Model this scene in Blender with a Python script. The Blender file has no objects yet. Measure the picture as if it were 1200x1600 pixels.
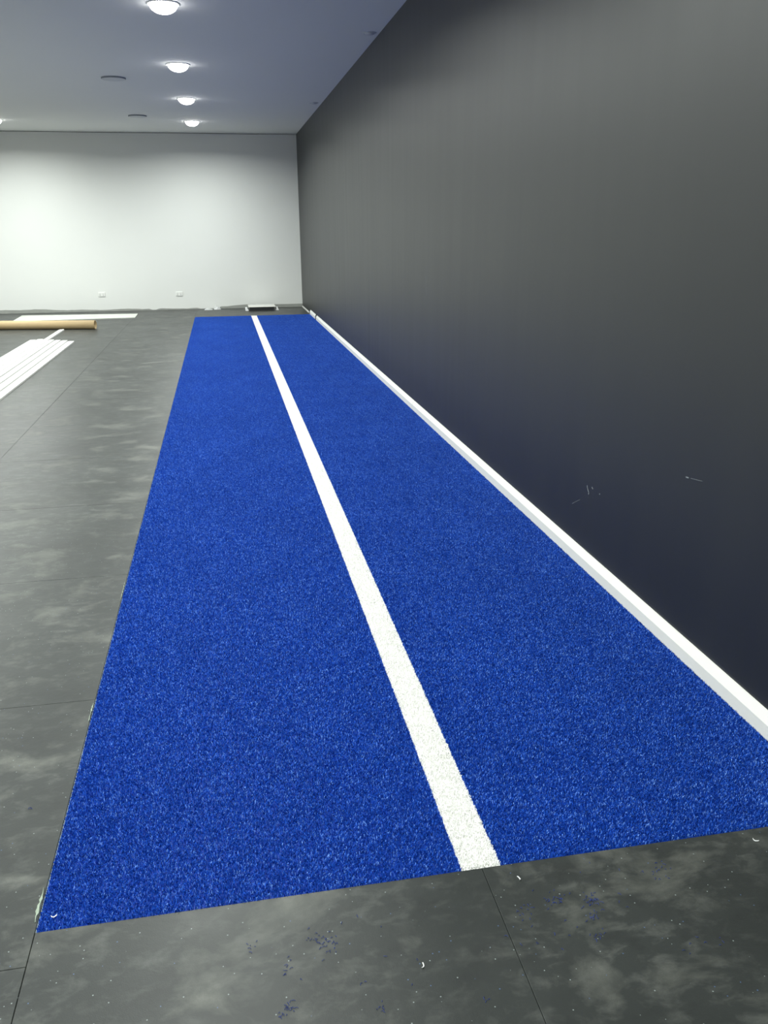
import bpy, bmesh, math, random
import numpy as np
from mathutils import Matrix, Vector
random.seed(7)
rng = np.random.default_rng(11)
SC = bpy.context.scene
COL = SC.collection

# ------------------------------------------------------------------ camera
cam_data = bpy.data.cameras.new('camera')
cam = bpy.data.objects.new('camera', cam_data)
COL.objects.link(cam)
cam_data.sensor_fit = 'HORIZONTAL'
cam_data.sensor_width = 36.0
cam_data.lens = 36.0 * 1308.02 / 1200.0
cam_data.clip_start = 0.05
CR = Vector((0.98278098, -0.18457466, -0.00735388))
CU = Vector((0.0662521, 0.31504648, 0.94676099))
CF = Vector((0.17243128, 0.93095537, -0.3218533))
m = Matrix((CR, CU, -CF)).transposed().to_4x4()
m.translation = Vector((0, 0, 1.365))
cam.matrix_world = m
SC.camera = cam

# ------------------------------------------------------------------ world / view
world = bpy.data.worlds.new('world')
SC.world = world
world.use_nodes = True
world.node_tree.nodes['Background'].inputs[0].default_value = (0.5, 0.55, 0.6, 1)
world.node_tree.nodes['Background'].inputs[1].default_value = 0.02
SC.view_settings.view_transform = 'Standard'
SC.view_settings.look = 'None'
SC.view_settings.gamma = 1.0
SC.view_settings.use_curve_mapping = False
SC.view_settings.exposure = 0.0
LAMP_POWER = 62.0
LAMP_COLOR = (0.95, 1.0, 0.94)
LAMP_SPREAD = math.radians(165)

# ------------------------------------------------------------------ room numbers
H = 2.897            # ceiling
XW = 1.430           # dark wall
YW = 15.757          # far wall
XLW = -8.2           # left wall (outside the frame)
YB = -3.2            # wall behind the camera
TL, TR = -0.4653, 1.4119      # turf
TF, TE = 1.4617, 14.2784
LX0, LX1 = 0.4412, 0.5318     # white line

# ------------------------------------------------------------------ helpers
def link(name, me, parent=None, loc=None, **props):
    o = bpy.data.objects.new(name, me)
    COL.objects.link(o)
    if parent: o.parent = parent
    if loc: o.location = loc
    for k, v in props.items(): o[k] = v
    return o

def obj(name, bm, mat, parent=None, smooth=False, **props):
    me = bpy.data.meshes.new(name)
    bmesh.ops.recalc_face_normals(bm, faces=bm.faces)
    bm.to_mesh(me); bm.free()
    if smooth:
        for p in me.polygons: p.use_smooth = True
    me.materials.append(mat)
    return link(name, me, parent, **props)

def empty(name, loc=(0, 0, 0), rz=0.0, **props):
    o = link(name, None, None, loc, **props)
    o.rotation_euler = (0, 0, rz)
    return o

def box(bm, x0, x1, y0, y1, z0, z1, bev=0.0):
    v = [bm.verts.new(p) for p in ((x0,y0,z0),(x1,y0,z0),(x1,y1,z0),(x0,y1,z0),(x0,y0,z1),(x1,y0,z1),(x1,y1,z1),(x0,y1,z1))]
    fs = [bm.faces.new([v[i] for i in f]) for f in ((0,3,2,1),(4,5,6,7),(0,1,5,4),(1,2,6,5),(2,3,7,6),(3,0,4,7))]
    if bev:
        es = {e for f in fs for e in f.edges}
        bmesh.ops.bevel(bm, geom=list(es), offset=bev, segments=1, affect='EDGES')

def bbox(*a, bev=0.0):
    bm = bmesh.new(); box(bm, *a, bev=bev); return bm

def lathe(bm, prof, n=40, axis='Z', close=False):
    rings = []
    for r, z in prof:
        ring = []
        for k in range(n):
            a = 2*math.pi*k/n
            p = (r*math.cos(a), r*math.sin(a), z) if axis == 'Z' else (z, r*math.cos(a), r*math.sin(a))
            ring.append(bm.verts.new(p))
        rings.append(ring)
    pairs = list(zip(rings, rings[1:]))
    if close: pairs.append((rings[-1], rings[0]))
    for a, b in pairs:
        for k in range(n):
            bm.faces.new((a[k], a[(k+1) % n], b[(k+1) % n], b[k]))
    return rings

def prism_y(bm, prof, y0, y1):
    a = [bm.verts.new((x, y0, z)) for x, z in prof]
    b = [bm.verts.new((x, y1, z)) for x, z in prof]
    n = len(prof)
    bm.faces.new(a); bm.faces.new(b[::-1])
    for i in range(n): bm.faces.new((a[i], a[(i+1) % n], b[(i+1) % n], b[i]))

# ------------------------------------------------------------------ materials
class NT:
    def __init__(s, name):
        s.m = bpy.data.materials.new(name); s.m.use_nodes = True
        s.t = s.m.node_tree; s.b = s.t.nodes['Principled BSDF']
    def n(s, typ, **kw):
        nd = s.t.nodes.new(typ)
        for k, v in kw.items():
            if k == 'ins':
                for i, x in v.items():
                    if hasattr(x, 'is_linked') or isinstance(x, bpy.types.NodeSocket): s.t.links.new(x, nd.inputs[i])
                    else: nd.inputs[i].default_value = x
            else: setattr(nd, k, v)
        return nd
    def l(s, a, b): s.t.links.new(a, b)
    def pos(s, scale=(1, 1, 1)):
        g = s.n('ShaderNodeNewGeometry')
        mp = s.n('ShaderNodeMapping', ins={0: g.outputs['Position'], 3: scale})
        return mp.outputs[0]
    def noise(s, vec, scale, detail=4, rough=0.55, dist=0.0):
        return s.n('ShaderNodeTexNoise', ins={'Vector': vec, 'Scale': scale, 'Detail': detail, 'Roughness': rough, 'Distortion': dist}).outputs[0]
    def ramp(s, fac, lo, hi, a=0.0, b=1.0):
        return s.n('ShaderNodeMapRange', ins={0: fac, 1: lo, 2: hi, 3: a, 4: b}).outputs[0]
    def mix(s, fac, a, b):
        nd = s.n('ShaderNodeMix', data_type='RGBA')
        for i, x in ((0, fac), (6, a), (7, b)):
            if isinstance(x, bpy.types.NodeSocket): s.l(x, nd.inputs[i])
            else: nd.inputs[i].default_value = (x if i == 0 else (*x, 1.0)[:4])
        return nd.outputs[2]
    def mul(s, a, b):
        return s.n('ShaderNodeMath', operation='MULTIPLY', ins={0: a, 1: b}).outputs[0]
    def add(s, a, b):
        return s.n('ShaderNodeMath', operation='ADD', ins={0: a, 1: b}).outputs[0]
    def bump(s, h, strength, dist=0.002):
        nd = s.n('ShaderNodeBump', ins={'Height': h, 'Strength': strength, 'Distance': dist})
        s.l(nd.outputs[0], s.b.inputs['Normal'])

def plain(name, c, rough=0.5, var=0.06, scale=8.0, spec=0.5, bump=0.0):
    t = NT(name)
    nz = t.noise(t.pos(), scale)
    c2 = tuple(min(1, x*(1-var)) for x in c)
    t.l(t.mix(nz, c2, c), t.b.inputs['Base Color'])
    t.b.inputs['Roughness'].default_value = rough
    t.b.inputs['Specular IOR Level'].default_value = spec
    if bump: t.bump(t.noise(t.pos(), 180.0), bump, 0.001)
    return t.m

M_white_wall = plain('white_wall_paint', (0.70, 0.71, 0.695), 0.7, 0.03, 1.5, 0.3, 0.05)
M_other_wall = plain('side_wall_paint', (0.76, 0.77, 0.75), 0.7, 0.03, 1.5, 0.3)
M_ceiling = plain('ceiling_paint', (0.85, 0.86, 0.85), 0.85, 0.02, 1.0, 0.2)
M_bare = plain('bare_plaster', (0.36, 0.37, 0.35), 0.85, 0.35, 7.0, 0.2)
M_skirt = plain('white_skirting_paint', (0.70, 0.70, 0.665), 0.38, 0.03, 3.0)
M_board = plain('white_primed_board', (0.66, 0.66, 0.645), 0.45, 0.03, 3.0)
M_plate = plain('white_plastic', (0.78, 0.79, 0.77), 0.35, 0.02)
M_plate_grey = plain('pale_grey_plastic', (0.66, 0.67, 0.655), 0.4, 0.02)  # slightly greyer plastic for socket faces and switches
M_disc = plain('ceiling_plate_plastic', (0.62, 0.64, 0.66), 0.6, 0.02)
M_disc_shade = plain('shade_painted_rim', (0.22, 0.24, 0.27), 0.6, 0.02)  # shade on the plate's side, painted as a darker rim colour
M_black = plain('black_plastic', (0.02, 0.022, 0.026), 0.5, 0.3)
M_slab = plain('concrete_slab', (0.12, 0.12, 0.115), 0.9, 0.3)
M_glue = plain('pale_dried_glue', (0.28, 0.34, 0.27), 0.6, 0.3, 60.0)
M_paper = plain('white_scrap', (0.88, 0.89, 0.90), 0.6, 0.04, 30.0)
M_scuff = plain('pale_scuff', (0.20, 0.22, 0.24), 0.7, 0.3, 90.0)

def make_dark_wall():
    t = NT('charcoal_wall_paint')
    big = t.noise(t.pos((1, 1, 0.25)), 2.2, 3)
    roll = t.noise(t.pos((1, 9, 0.6)), 1.0, 3)
    f = t.add(t.mul(big, 0.5), t.mul(roll, 0.5))
    t.l(t.mix(t.ramp(f, 0.35, 0.65), (0.0078, 0.0094, 0.0105), (0.0096, 0.0114, 0.0124)), t.b.inputs['Base Color'])
    t.l(t.ramp(roll, 0.3, 0.7, 0.45, 0.475), t.b.inputs['Roughness'])
    t.b.inputs['Specular IOR Level'].default_value = 0.78
    t.b.inputs['Coat Weight'].default_value = 0.0
    t.b.inputs['Coat Roughness'].default_value = 0.36
    t.bump(t.noise(t.pos(), 260.0, 2), 0.12, 0.0008)
    return t.m
M_dark = make_dark_wall()

def make_rubber():
    t = NT('dusty_rubber')
    P = t.pos()
    cloud = t.noise(P, 1.9, 5, 0.6, 0.3)
    smear = t.noise(t.pos((1, 1.3, 1)), 4.2, 7, 0.60, 0.35)
    fine = t.noise(t.pos((1.0, 1.6, 1)), 16.0, 6, 0.62, 0.3)
    base = t.mix(t.ramp(cloud, 0.32, 0.68), (0.0165, 0.019, 0.018), (0.031, 0.035, 0.0335))
    d1 = t.mul(t.ramp(smear, 0.53, 0.72), 0.85)
    d2 = t.mul(t.mul(t.ramp(fine, 0.50, 0.72), t.ramp(cloud, 0.35, 0.6)), 0.5)
    c = t.mix(d1, base, (0.118, 0.122, 0.108))
    c = t.mix(d2, c, (0.125, 0.130, 0.120))
    dk = t.mul(t.ramp(t.noise(t.pos((1.2, 1.7, 1)), 6.1, 5, 0.6, 0.4), 0.55, 0.74), 0.6)
    c = t.mix(dk, c, (0.014, 0.0155, 0.0155))
    # rubber granule flecks
    vo = t.n('ShaderNodeTexVoronoi', ins={'Vector': P, 'Scale': 95.0})
    sep = t.n('ShaderNodeSeparateColor', ins={0: vo.outputs['Color']})
    pick = t.ramp(sep.outputs[0], 0.68, 0.69)
    rad = t.ramp(sep.outputs[2], 0.0, 1.0, 0.01, 0.135)
    near = t.n('ShaderNodeMath', operation='LESS_THAN', ins={0: vo.outputs['Distance'], 1: rad}).outputs[0]
    fl = t.mul(t.mul(pick, near), 0.8)
    fc = t.mix(t.ramp(sep.outputs[1], 0.3, 0.32), (0.07, 0.12, 0.24), (0.26, 0.30, 0.30))
    c = t.mix(fl, c, fc)
    gr = t.noise(P, 420.0, 2)
    c = t.mix(t.ramp(gr, 0.3, 0.7, 0.0, 0.25), c, (0.03, 0.033, 0.032))
    t.l(c, t.b.inputs['Base Color'])
    t.l(t.ramp(smear, 0.3, 0.7, 0.38, 0.46), t.b.inputs['Roughness'])
    t.b.inputs['Specular IOR Level'].default_value = 0.34
    t.bump(t.add(t.mul(gr, 0.5), t.noise(P, 60.0, 3)), 0.22, 0.0012)
    return t.m
M_rubber = make_rubber()

def make_pile(name, a, b, hi, rough=0.45, spec=0.12):
    t = NT(name)
    at = t.n('ShaderNodeAttribute', attribute_name='shade').outputs['Fac']
    big = t.noise(t.pos((1, 0.5, 1)), 3.0, 4)
    c = t.mix(at, a, b)
    c = t.mix(t.ramp(at, 0.80, 0.98), c, hi)
    c = t.mix(t.ramp(big, 0.35, 0.65, 0.0, 0.16), c, a)
    t.l(c, t.b.inputs['Base Color'])
    t.b.inputs['Roughness'].default_value = rough
    t.b.inputs['Specular IOR Level'].default_value = spec
    return t.m
M_blue = make_pile('blue_turf_fibre', (0.004, 0.031, 0.25), (0.024, 0.140, 0.74), (0.20, 0.40, 0.92))  # lightest blue paints sparkle highlights into the brightest fibres
M_whitepile = make_pile('white_turf_fibre', (0.93, 0.93, 0.91), (0.96, 0.96, 0.94), (0.93, 0.93, 0.92), 0.6)
M_backing = plain('pale_turf_backing', (0.20, 0.25, 0.29), 0.7, 0.2)
M_clip = plain('blue_fibre_clippings', (0.02, 0.045, 0.24), 0.5, 0.3, 50)

def make_card():
    t = NT('brown_cardboard')
    w = t.noise(t.pos((3, 30, 30)), 1.0, 4)
    t.l(t.mix(w, (0.40, 0.285, 0.145), (0.50, 0.375, 0.21)), t.b.inputs['Base Color'])
    t.b.inputs['Roughness'].default_value = 0.6
    return t.m
M_card = make_card()

def make_sheet():
    t = NT('dusty_white_sheet')
    w = t.noise(t.pos((2, 5, 1)), 2.0, 5, 0.6, 0.8)
    t.l(t.mix(t.ramp(w, 0.45, 0.7), (0.56, 0.575, 0.54), (0.42, 0.44, 0.40)), t.b.inputs['Base Color'])
    t.b.inputs['Roughness'].default_value = 0.5
    return t.m
M_sheet = make_sheet()

def make_glow():
    t = NT('lit_lamp_diffuser')
    t.b.inputs['Base Color'].default_value = (0.9, 0.9, 0.9, 1)
    t.b.inputs['Emission Color'].default_value = (1.0, 1.0, 0.97, 1)
    t.b.inputs['Emission Strength'].default_value = 14.0
    return t.m
M_glow = make_glow()

# ------------------------------------------------------------------ setting
floor = obj('floor', bbox(XLW, XW, YB, YW, -0.10, -0.0152), M_slab, kind='structure')
obj('ceiling', bbox(XLW-0.12, XW+0.12, YB-0.12, YW+0.12, H, H+0.12), M_ceiling, kind='structure')
wall_far = obj('wall_far', bbox(XLW-0.12, XW+0.12, YW, YW+0.12, -0.10, H-0.008), M_white_wall, kind='structure')
wall_right = obj('wall_right', bbox(XW, XW+0.12, YB, YW, -0.10, H), M_dark, kind='structure')
obj('wall_left', bbox(XLW-0.12, XLW, YB, YW, -0.10, H), M_other_wall, kind='structure')
obj('wall_behind', bbox(XLW-0.12, XW+0.12, YB-0.12, YB, -0.10, H), M_other_wall, kind='structure')

# rubber tiles: pieces of the floor, laid in columns, cut round the turf
TW, TLEN, GAP = 0.980, 1.0, 0.0010
def tile_mesh(w, l):
    bm = bmesh.new(); g = GAP; b = 0.0009
    x0, x1, y0, y1 = g/2, w-g/2, g/2, l-g/2
    lo = [bm.verts.new(p) for p in ((x0,y0,-0.015),(x1,y0,-0.015),(x1,y1,-0.015),(x0,y1,-0.015))]
    mi = [bm.verts.new(p) for p in ((x0,y0,-b),(x1,y0,-b),(x1,y1,-b),(x0,y1,-b))]
    hi = [bm.verts.new(p) for p in ((x0+b,y0+b,0),(x1-b,y0+b,0),(x1-b,y1-b,0),(x0+b,y1-b,0))]
    for A, B in ((lo, mi), (mi, hi)):
        for i in range(4): bm.faces.new((A[i], A[(i+1) % 4], B[(i+1) % 4], B[i]))
    bm.faces.new(hi); bm.faces.new(lo[::-1])
    me = bpy.data.meshes.new('rubber_tile')
    bmesh.ops.recalc_face_normals(bm, faces=bm.faces)
    bm.to_mesh(me); bm.free(); me.materials.append(M_rubber)
    return me
tile_cache = {}
def put_tile(x0, x1, y0, y1):
    w, l = round(x1-x0, 4), round(y1-y0, 4)
    if w < 0.03 or l < 0.03: return
    if (w, l) not in tile_cache: tile_cache[(w, l)] = tile_mesh(w, l)
    link('rubber_tile', tile_cache[(w, l)], floor, (x0, y0, random.uniform(-0.0002, 0.0)))
def column(x0, x1, ya, yb, off):
    cuts = [ya]
    k = math.floor(ya-off)+1
    while off+k < yb-0.02:
        if off+k > ya+0.02: cuts.append(off+k)
        k += 1
    cuts.append(yb)
    for a, b in zip(cuts, cuts[1:]): put_tile(x0, x1, a, b)
xs = [TL+0.0003-TW*i for i in range(0, 9)]
for i in range(8):
    x1 = xs[i]; x0 = max(xs[i+1], XLW)
    column(x0, x1, YB, YW, 0.374 if i % 2 == 0 else 0.874)
MID = 0.488
for x0, x1, off in ((TL+0.0003, MID, 0.46), (MID, XW, 0.46)):
    column(x0, x1, YB, TF-0.0015, off)
    column(x0, x1, TE+0.002, YW, TE+0.9)

# ragged strip along the foot of the far wall left unpainted
def bare_strip():
    bm = bmesh.new()
    pts = []
    x = XLW
    while x < XW:
        u = (x+4.0)
        h = 0.038 + 0.016*math.sin(u*1.5+0.6) + 0.008*math.sin(u*3.1) + 0.005*math.sin(u*9.0) + random.uniform(-0.003, 0.003)
        if -1.30 < x < -1.13 or -0.42 < x < -0.08: h *= 0.3
        if x > 0.95: h = 0.055
        pts.append((x, max(0.006, h))); x += 0.06
    pts.append((XW, 0.055))
    y = YW-0.002
    prev = None
    for x, h in pts:
        a = bm.verts.new((x, y, 0.0)); b = bm.verts.new((x, y, h)); c = bm.verts.new((x, YW+0.001, h))
        if prev:
            bm.faces.new((prev[0], a, b, prev[1])); bm.faces.new((prev[1], b, c, prev[2]))
        prev = (a, b, c)
    obj('bare_plaster_strip', bm, M_bare, wall_far)
bare_strip()

# pale scuffs and dabs on the charcoal wall
def scuff(y, z, pts, w):
    bm = bmesh.new()
    x = XW-0.0006
    for (y0, z0), (y1, z1) in zip(pts, pts[1:]):
        d = Vector((y1-y0, z1-z0)); n = Vector((-d.y, d.x)).normalized()*w
        v = [bm.verts.new((x, y+a, z+b)) for a, b in ((y0-n.x, z0-n.y), (y1-n.x*0.7, z1-n.y*0.7), (y1+n.x*0.7, z1+n.y*0.7), (y0+n.x, z0+n.y))]
        bm.faces.new(v)
    obj('scuff_mark', bm, M_scuff, wall_right)
scuff(3.09, 0.335, [(0.012, 0.014), (0.004, 0.0), (-0.010, -0.010), (-0.006, -0.020)], 0.0035)
scuff(3.05, 0.352, [(0.006, 0.004), (-0.006, -0.002)], 0.003)
scuff(2.98, 0.348, [(0.004, 0.0), (-0.004, 0.002)], 0.003)
scuff(3.14, 0.28, [(0.10, -0.055), (0.02, -0.01)], 0.0007)
scuff(2.357, 0.598, [(0.012, -0.002), (-0.006, 0.0)], 0.0025)
scuff(2.32, 0.60, [(0.02, 0.0), (-0.05, 0.010)], 0.0007)
scuff(6.0, 0.93, [(0.01, 0.10), (0.0, 0.02), (-0.01, -0.03)], 0.002)

# skirting along the charcoal wall: lengths of splayed board
def skirt_prof(x): return [(x-0.018, 0.0), (x-0.018, 0.043), (x-0.0165, 0.046), (x-0.004, 0.0715), (x, 0.0725), (x, 0.0)]
base = empty('baseboard_right', (0, 0, 0), kind='structure')
for y0, y1, x in ((YB+0.002, 6.362, XW-0.0005), (6.368, 13.335, XW-0.0005), (13.375, 14.27, XW-0.001)):
    bm = bmesh.new(); prism_y(bm, skirt_prof(x), y0, y1)
    obj('skirting_board', bm, M_skirt, base)
bm = bmesh.new(); prism_y(bm, [(XW-0.012, 0.0), (XW-0.012, 0.018), (XW-0.001, 0.022), (XW-0.001, 0.0)], 14.55, 15.70)
obj('trim_1', bm, M_skirt, None, kind='structure')

# dark strip standing in the open joint near the far corner
bm = bmesh.new()
rows = [(-0.031, -0.006, 0.0), (-0.030, -0.004, 0.03), (-0.026, -0.001, 0.062), (-0.016, -0.001, 0.082), (-0.008, -0.001, 0.090)]
prev = None
for xa, xb, z in rows:
    sec = [bm.verts.new((XW+x, y+z*0.05, z)) for x, y in ((xa, 13.342), (xb, 13.342), (xb, 13.347), (xa, 13.347))]
    if prev:
        for k in range(4): bm.faces.new((prev[k], prev[(k+1) % 4], sec[(k+1) % 4], sec[k]))
    else: bm.faces.new(sec)
    prev = sec
bm.faces.new(prev[::-1])
obj('joint_strip', bm, M_black, None, label='thin black strip across the gap in the white skirting near the far corner', category='strip')

# ------------------------------------------------------------------ turf
turf = empty('turf_runner', (TL, TF, -0.015),
             label='long bright blue synthetic turf runner with a white line, laid beside the charcoal wall', category='turf')
def shift(o, root):   # keep world placement of a child whose mesh is in world space
    o.location = (o.location[0]-root.location[0], o.location[1]-root.location[1], o.location[2]-root.location[2]); return o
shift(obj('backing', bbox(TL, TR, TF+0.001, TE, -0.015, -0.0035), M_backing, turf), turf)

def pile_patch(name, w, l, density, mat, whiteish=False):
    n = int(w*l*density)
    x = rng.uniform(-w/2, w/2, n); y = rng.uniform(-l/2, l/2, n)
    az = rng.uniform(0, 2*math.pi, n); az2 = az + rng.normal(0, 1.2, n)
    hgt = rng.uniform(0.0050, 0.0092, n); wd = rng.uniform(0.00055, 0.00105, n)
    ln1 = rng.uniform(0.0003, 0.0022, n); ln2 = rng.uniform(0.0006, 0.0028, n)
    edge = np.minimum(1, (w/2-np.abs(x))/0.006+ (0.55 if whiteish else 0.35))
    ln1 *= edge; ln2 *= edge
    p0 = np.stack([x, y, np.zeros(n)], 1)
    d1 = np.stack([np.cos(az), np.sin(az), np.zeros(n)], 1)
    d2 = np.stack([np.cos(az2), np.sin(az2), np.zeros(n)], 1)
    p1 = p0 + d1*ln1[:, None]; p1[:, 2] = hgt*0.62
    p2 = p1 + d2*ln2[:, None]; p2[:, 2] = hgt*rng.uniform(0.75, 1.05, n)
    tw = az + math.pi/2 + rng.normal(0, 0.7, n)
    s = np.stack([np.cos(tw), np.sin(tw), np.zeros(n)], 1)*wd[:, None]
    V = np.stack([p0-s, p0+s, p1+s, p1-s, p2+s*0.6, p2-s*0.6], 1).reshape(-1, 3)
    b = (np.arange(n)*6)[:, None]
    F = np.stack([b+[0, 1, 2, 3], b+[3, 2, 4, 5]], 1).reshape(-1, 4)
    sh = np.repeat(rng.uniform(0, 1, n), 6)
    # foot sheet
    nv = len(V)
    V = np.vstack([V, [[-w/2, -l/2, 0.0004], [w/2, -l/2, 0.0004], [w/2, l/2, 0.0004], [-w/2, l/2, 0.0004]]])
    F = np.vstack([F, [[nv, nv+1, nv+2, nv+3]]]); sh = np.concatenate([sh, [0.0]*4])
    me = bpy.data.meshes.new(name)
    me.vertices.add(len(V)); me.vertices.foreach_set('co', V.astype(np.float32).ravel())
    me.loops.add(F.size); me.loops.foreach_set('vertex_index', F.astype(np.int32).ravel())
    me.polygons.add(len(F)); me.polygons.foreach_set('loop_start', np.arange(0, F.size, 4, dtype=np.int32))
    me.update(calc_edges=True)
    a = me.attributes.new('shade', 'FLOAT', 'POINT'); a.data.foreach_set('value', sh.astype(np.float32))
    me.materials.append(mat)
    return me

def repeat_group(name, count, step):
    g = bpy.data.node_groups.new(name, 'GeometryNodeTree')
    g.interface.new_socket('Geometry', in_out='INPUT', socket_type='NodeSocketGeometry')
    g.interface.new_socket('Geometry', in_out='OUTPUT', socket_type='NodeSocketGeometry')
    i = g.nodes.new('NodeGroupInput'); o = g.nodes.new('NodeGroupOutput')
    ml = g.nodes.new('GeometryNodeMeshLine'); ml.inputs['Count'].default_value = count
    ml.inputs['Offset'].default_value = (0, step, 0)
    ip = g.nodes.new('GeometryNodeInstanceOnPoints')
    ix = g.nodes.new('GeometryNodeInputIndex')
    mu = g.nodes.new('ShaderNodeMath'); mu.operation = 'MULTIPLY'; mu.inputs[1].default_value = math.pi
    cx = g.nodes.new('ShaderNodeCombineXYZ')
    L = g.links.new
    L(ml.outputs[0], ip.inputs['Points']); L(i.outputs[0], ip.inputs['Instance'])
    L(ix.outputs[0], mu.inputs[0]); L(mu.outputs[0], cx.inputs[2]); L(cx.outputs[0], ip.inputs['Rotation'])
    L(ip.outputs[0], o.inputs[0])
    return g
NP = 34
STEP = (TE-TF)/NP
rep = repeat_group('repeat_pile', NP, STEP)
for nm, a, b, mt, dens, extra in (('blue_pile', TL+0.0025, LX0, M_blue, 190000, None),
                                  ('white_line', LX0, LX1, M_whitepile, 260000, 'white painted-looking line of turf pile'),
                                  ('blue_pile', LX1, TR, M_blue, 190000, None)):
    me = pile_patch(nm, b-a, STEP, dens, mt, nm == 'white_line')
    o = link(nm, me, turf, kind='stuff')
    if extra: o['label'] = 'crisp white line of turf running the full length'
    o.location = ((a+b)/2-TL, STEP/2, 0.0120)
    md = o.modifiers.new('repeat', 'NODES'); md.node_group = rep

# ------------------------------------------------------------------ downlights
def make_downlight(label, group):
    t = empty('downlight', (0, 0, H), label=label, category='ceiling light')
    if group: t['group'] = group
    bm = bmesh.new()
    lathe(bm, [(0.118, 0.0), (0.118, -0.004), (0.113, -0.0075), (0.102, -0.0075), (0.099, -0.003), (0.099, 0.0)], 40)
    obj('trim_ring', bm, M_plate, t, smooth=False)
    bm = bmesh.new()
    r = lathe(bm, [(0.100, -0.0015)]+[(0.100*math.cos(a), -0.006-0.062*math.sin(a)) for a in [i*math.pi/2/8 for i in range(8)]], 40)  # dome depth added to stand in for glare around the lit disc
    bm.faces.new(r[-1][::-1]); bm.faces.new(r[0])
    obj('diffuser', bm, M_glow, t, smooth=True)
    ld = bpy.data.lights.new('lamp', 'AREA')
    ld.shape = 'DISK'; ld.size = 0.165; ld.energy = LAMP_POWER; ld.color = LAMP_COLOR; ld.spread = LAMP_SPREAD
    lo = link('lamp', ld, t); lo.location = (0, 0, -0.070)
    return t
def dup(root, loc, label, group=None):
    r = root.copy(); COL.objects.link(r); r.location = loc; r['label'] = label
    if group: r['group'] = group
    for ch in list(root.children):
        c = ch.copy(); COL.objects.link(c); c.parent = r
    return r
G = 'lit round downlights in the ceiling'
first = make_downlight('round lit downlight at the top edge, nearest of the row of four', G)
first.location = (-0.28, 7.03, H)
for y, lb in ((9.42, 'round lit downlight, second nearest of the row of four'),
              (11.75, 'round lit downlight, third of the row of four, second from the white wall'),
              (14.12, 'round lit downlight closest to the white end wall in the row of four')):
    dup(first, (-0.28, y, H), lb, G)
dup(first, (-3.105, 14.23, H), 'lit downlight just cut off by the left edge of the photo, near the end wall', G)
ORD = {14.23: 'nearest', 11.75: 'second', 9.42: 'third', 7.03: 'fourth', 4.65: 'fifth', 2.28: 'sixth', -0.1: 'seventh'}
for x, row, ys in ((-0.28, 'row over the turf edge', (4.65, 2.28, -0.1)),
                   (-3.105, 'second row from the charcoal wall', (11.75, 9.42, 7.03, 4.65, 2.28, -0.1)),
                   (-5.85, 'third row from the charcoal wall', (14.23, 11.75, 9.42, 7.03, 4.65, 2.28, -0.1))):
    for y in ys: dup(first, (x, y, H), 'added unseen downlight, %s, %s from the white end wall' % (row, ORD[y]), G)  # unseen downlights added beyond the frame to light the room

# unlit round plates on the ceiling
def plate(name, r, loc, label, cat, group, depth=0.016):
    t = empty(name, loc, label=label, category=cat, group=group)
    bm = bmesh.new(); lathe(bm, [(r, 0.0), (r, -depth+0.001), (r-0.0015, -depth)], 40)
    obj('rim', bm, M_disc_shade, t)
    bm = bmesh.new()
    g = lathe(bm, [(r-0.001, -0.001), (r-0.0015, -depth), (r*0.4, -depth-0.003)], 40)
    bm.faces.new(g[-1][::-1]); bm.faces.new(g[0])
    obj('cover', bm, M_disc, t)
plate('ceiling_plate', 0.128, (-0.99, 10.30, H), 'unlit flush round ceiling plate, nearer of the two left of the lights', 'ceiling plate', 'round ceiling plates')
plate('ceiling_plate', 0.128, (-1.02, 13.51, H), 'unlit flush round ceiling plate close to the end wall', 'ceiling plate', 'round ceiling plates')
def sensor(loc, label):
    t = empty('ceiling_sensor', loc, label=label, category='sensor', group='small round fittings beside the charcoal wall')
    bm = bmesh.new(); g = lathe(bm, [(0.058, 0.0), (0.058, -0.004), (0.050, -0.008), (0.040, -0.008)], 28)
    obj('base_ring', bm, M_disc, t)
    bm = bmesh.new(); g = lathe(bm, [(0.041, -0.001), (0.041, -0.008), (0.026, -0.016), (0.010, -0.019)], 28)
    bm.faces.new(g[-1][::-1]); bm.faces.new(g[0])
    obj('dome', bm, M_disc, t, smooth=True)
sensor((1.345, 7.75, H), 'small round ceiling fitting beside the charcoal wall, nearer the camera')
sensor((1.325, 11.90, H), 'small round ceiling fitting beside the charcoal wall, near the end wall')

# ------------------------------------------------------------------ power outlets
def outlet(x, z, label):
    t = empty('power_outlet', (x, YW, z), label=label, category='outlet', group='power outlets low on the white end wall')
    obj('cover_plate', bbox(-0.058, 0.058, -0.011, 0.0, -0.037, 0.037, bev=0.003), M_plate, t)
    for s in (-1, 1):
        obj('socket_face', bbox(s*0.028-0.017, s*0.028+0.017, -0.0125, -0.010, -0.026, 0.012, bev=0.001), M_plate_grey, t)
        bm = bmesh.new()
        for dx, a in ((-0.006, 0.4), (0.006, -0.4), (0, 0)):
            box(bm, s*0.028+dx-0.001, s*0.028+dx+0.001, -0.0130, -0.0124, -0.014 if dx else -0.022, -0.006 if dx else -0.016)
        obj('slots', bm, M_black, t)
        obj('switch', bbox(s*0.028-0.006, s*0.028+0.006, -0.0145, -0.010, 0.018, 0.030, bev=0.001), M_plate_grey, t)
outlet(-2.077, 0.290, 'white double power outlet on the end wall above the dusty white sheet')
outlet(-0.755, 0.274, 'white double power outlet on the end wall, nearer the blue turf')

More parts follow.
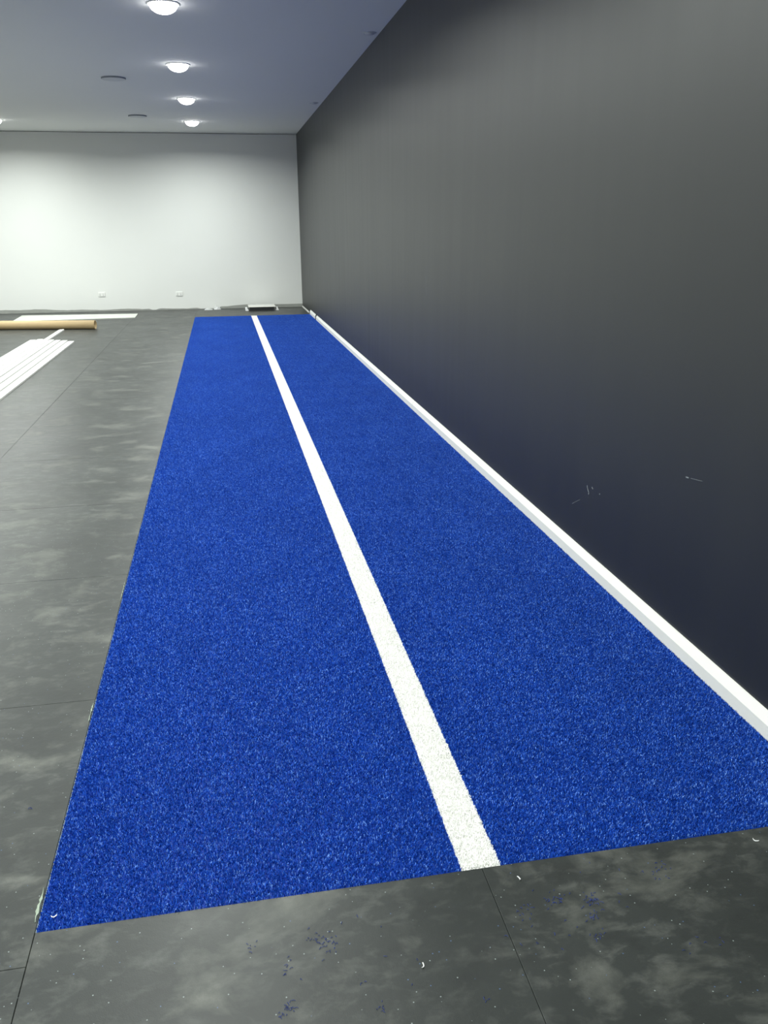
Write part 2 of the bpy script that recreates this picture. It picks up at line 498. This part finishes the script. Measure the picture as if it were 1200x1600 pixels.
# ------------------------------------------------------------------ loose things
# cardboard tube
tx, ty, r = -1.838, 12.915, 0.0625
tube = empty('cardboard_tube', (tx, ty, r), math.atan2(0.27, -1.36), label='long brown hollow cardboard tube lying on the grey floor', category='tube')
bm = bmesh.new(); lathe(bm, [(r, 0.0), (r, 1.3), (r, 2.6), (r, 3.9), (r-0.008, 3.9), (r-0.008, 0.0)], 48, axis='X', close=True)
obj('tube_wall', bm, M_card, tube, smooth=False)
for p in tube.children[0].data.polygons:
    p.use_smooth = abs(p.normal.x) < 0.5

# white boards bundle
def board(x, y0, y1, w, z, label, dx=0.0, t=0.018, roll=0.0):
    e = bmesh.new()
    prism_y(e, [(-w/2, 0), (-w/2, t*0.55), (-w/2+0.002, t*0.65), (-w/2+0.022, t), (w/2-0.001, t), (w/2, t-0.001), (w/2, 0)], 0.0, y1-y0)
    o = obj('skirting_length', e, M_board, None, label=label, category='board', group='loose white boards in a bundle')
    o.location = (x, y0, z)
    o.rotation_euler = (0, roll, math.atan2(-dx, y1-y0))
    return o
board(-1.948, 6.10, 11.40, 0.086, 0.0, 'loose white board at the right edge of the bundle, nearest the turf')
board(-2.044, 6.15, 11.50, 0.084, 0.0, 'loose white board, second from the right in the bundle')
board(-2.136, 6.05, 11.56, 0.078, 0.0, 'loose white board, third from the right in the bundle, beside the deepest groove')
board(-2.222, 6.00, 11.62, 0.070, 0.0, 'loose white board in the bundle, just right of the board that sticks out')
board(-2.299, 7.45, 12.83, 0.077, 0.0, 'loose white board sticking out of the bundle to the cardboard tube')
board(-2.381, 6.10, 11.72, 0.081, 0.0, 'loose white board in the bundle, just left of the one that sticks out')
board(-2.464, 6.20, 11.66, 0.080, 0.0, 'loose white board at the left edge of the bundle')

# flat sheet by the end wall
bm = bmesh.new()
q = [(-1.430, 15.05), (-1.421, 14.40), (-3.275, 14.27), (-3.325, 15.22)]
lo = [bm.verts.new((x, y, 0.0)) for x, y in q]; hi = [bm.verts.new((x, y, 0.012)) for x, y in q]
bm.faces.new(lo); bm.faces.new(hi)
for i in range(4): bm.faces.new((lo[i], lo[(i+1) % 4], hi[(i+1) % 4], hi[i]))
obj('flat_sheet', bm, M_sheet, None, label='dusty white sheet lying flat on the floor by the end wall', category='sheet')

# low white tray with a dark front
tr = empty('low_tray', (0.67, 15.22, 0.0), label='low white tray with a dark front on the floor against the end wall', category='tray')
obj('top_panel', bbox(-0.235, 0.235, -0.05, 0.40, 0.058, 0.070, bev=0.002), M_skirt, tr)
obj('dark_body', bbox(-0.215, 0.205, -0.03, 0.38, 0.0, 0.058), M_black, tr)
for s in (-1, 1):
    bm = bmesh.new()
    sx = -0.262 if s < 0 else 0.262
    prism_y(bm, [(sx-0.028, 0.0), (sx-0.028*(s < 0)-0.002, 0.052), (sx+0.028*(s > 0)*0.3, 0.052), (sx+0.028, 0.0)], -0.02, 0.10)
    obj('foot', bm, M_paper, tr)

# crumpled scraps at the foot of the end wall
def scrap(x, y, w, d, h, label, seed):
    rr = random.Random(seed); bm = bmesh.new()
    n = 7; g = []
    for i in range(n):
        row = []
        for j in range(n):
            u, v = i/(n-1)-0.5, j/(n-1)-0.5
            z = h*max(0, 1-2.0*abs(u+rr.uniform(-.15, .15)))*(0.5+v+0.4*rr.random())
            z = 0.001 if i in (0, n-1) or j == 0 else max(0.002, z)
            row.append(bm.verts.new((u*w+rr.uniform(-.006, .006), v*d+rr.uniform(-.006, .006), z)))
        g.append(row)
    for i in range(n-1):
        for j in range(n-1): bm.faces.new((g[i][j], g[i+1][j], g[i+1][j+1], g[i][j+1]))
    r2 = bmesh.ops.solidify(bm, geom=bm.faces[:], thickness=0.0012)
    zmin = min(v.co.z for v in bm.verts)
    for v in bm.verts: v.co.z -= zmin
    o = obj('paper_scrap', bm, M_paper, None, label=label, category='scrap', group='white scraps by the end wall')
    o.location = (x, y, 0.0)
scrap(-0.262, 15.61, 0.14, 0.16, 0.018, 'flatter white paper scrap at the foot of the end wall', 3)
scrap(-0.105, 15.65, 0.12, 0.14, 0.055, 'taller crumpled white scrap at the foot of the end wall', 5)

# pale glue bits along the turf edge
def glue(pts, label, w=0.006):
    bm = bmesh.new(); rr = random.Random(int(pts[0][1]*1000)); prev = None
    (xa, ya), (xb, yb) = pts
    n = max(4, int((yb-ya)/0.008))
    for i in range(n+1):
        f = i/n; x = xa+(xb-xa)*f+rr.uniform(-.001, .001); y = ya+(yb-ya)*f
        ww = w*(0.25+rr.random()*0.9)*min(1, 4*f+0.3, 4*(1-f)+0.3)
        sec = [bm.verts.new(p) for p in ((x-ww, y, 0.0001), (x-ww*0.4, y, 0.0022), (x+ww*0.5, y, 0.0024), (x+ww*0.7, y, 0.0001))]
        if prev:
            for k in range(3): bm.faces.new((prev[k], sec[k], sec[k+1], prev[k+1]))
            bm.faces.new((prev[3], sec[3], sec[0], prev[0]))
        else: bm.faces.new(sec)
        prev = sec
    bm.faces.new(prev[::-1])
    obj('glue_smear', bm, M_glue, None, label=label, category='glue', group='dried glue along the turf edge')
E_ = TL-0.003
glue([(E_-0.002, 1.487), (E_-0.002, 1.585)], 'pale green smear of dried glue beside the near left corner of the turf', 0.0048)
glue([(E_, 2.25), (E_, 2.35)], 'pale dab of dried glue at the left turf edge just below a tile joint', 0.003)
glue([(E_, 3.10), (E_, 3.30)], 'thin pale streak of dried glue at the left turf edge, farther away', 0.0018)

# small curls of plastic
def curl(x, y, rz, s, z, label, mat=M_paper, bend=1.0):
    bm = bmesh.new(); prev = None; n = 9
    for i in range(n):
        a = -1.1+2.0*i/(n-1)
        cx, cy = s*math.sin(a)*(1.0+0.4*(i > 5)), s*bend*(1-math.cos(a))
        zz = 0.0012+0.002*abs(a)
        sec = [bm.verts.new(p) for p in ((cx, cy-0.0009, zz-0.0011), (cx, cy+0.0009, zz-0.0011), (cx, cy+0.0009, zz+0.0004), (cx, cy-0.0009, zz+0.0004))]
        if prev:
            for k in range(4): bm.faces.new((prev[k], prev[(k+1) % 4], sec[(k+1) % 4], sec[k]))
        else: bm.faces.new(sec)
        prev = sec
    bm.faces.new(prev[::-1])
    zmin = min(v.co.z for v in bm.verts)
    for v in bm.verts: v.co.z -= zmin
    o = obj('plastic_curl', bm, mat, None, label=label, category='shaving', group='white plastic shavings')
    o.location = (x, y, z); o.rotation_euler = (0, 0, rz)
CAMV = Vector((0, 0, 1.365))
def at(px, py, z=0.0):
    d = CF*1308.02+CR*(px-600)-CU*(py-800)
    t = (z-CAMV.z)/d.z
    p = CAMV+d*t
    return p.x, p.y
c = at(662, 1510); curl(*c, 1.3, 0.006, 0.0, 'white hooked plastic shaving on the rubber floor in front of the turf')
c = at(84, 1433, .006); curl(*c, 0.2, 0.006, 0.0055, 'white plastic shaving lying on the turf at its near left corner')
c = at(1180, 1314); curl(*c, -0.7, 0.007, 0.0, 'white plastic shaving on the rubber floor by the right turf corner')
c = at(812, 1373); curl(*c, 1.8, 0.006, 0.0, 'thin pale plastic shaving on the floor just right of the white line end')

# blue fibre clippings scattered in front of the turf
bm = bmesh.new()
spots = [(505, 1470, 22, 18), (490, 1468, 18, 10), (520, 1478, 18, 8), (450, 1510, 14, 8), (395, 1478, 12, 6), (450, 1575, 16, 12), (440, 1585, 10, 6),
         (595, 1572, 12, 6), (868, 1405, 14, 22), (925, 1412, 18, 26), (925, 1432, 14, 10), (820, 1425, 16, 10), (1035, 1362, 22, 18), (935, 1460, 12, 8),
         (560, 1500, 120, 10), (900, 1420, 90, 26), (756, 1566, 10, 3), (48, 1264, 6, 4), (1100, 1480, 50, 8)]
rr = random.Random(4)
for px, py, sp, n in spots:
    for _ in range(n):
        x, y = at(px+rr.gauss(0, sp*0.5), py+rr.gauss(0, sp*0.4))
        if y > TF-0.006 and x > TL-0.01: continue
        if x > XW-0.03: continue
        a = rr.uniform(0, math.pi); l = rr.uniform(0.0015, 0.0045); w = 0.0005; z = 0.0003
        prev = None
        for k in range(4):
            b = a+0.5*k*rr.uniform(-1, 1)
            cx, cy = x+l*(k-1.5)/1.5*math.cos(b), y+l*(k-1.5)/1.5*math.sin(b)
            nx, ny = -math.sin(b)*w, math.cos(b)*w
            zz = z+0.0012*(k in (1, 2))
            s = [bm.verts.new(p) for p in ((cx-nx, cy-ny, zz), (cx+nx, cy+ny, zz), (cx, cy, zz+0.0007))]
            if prev:
                for j in range(3): bm.faces.new((prev[j], prev[(j+1) % 3], s[(j+1) % 3], s[j]))
            else: bm.faces.new(s)
            prev = s
        bm.faces.new(prev[::-1])
obj('fibre_clippings', bm, M_clip, None, kind='stuff', label='scattered tiny blue turf clippings on the rubber floor in front of the turf', category='clippings')
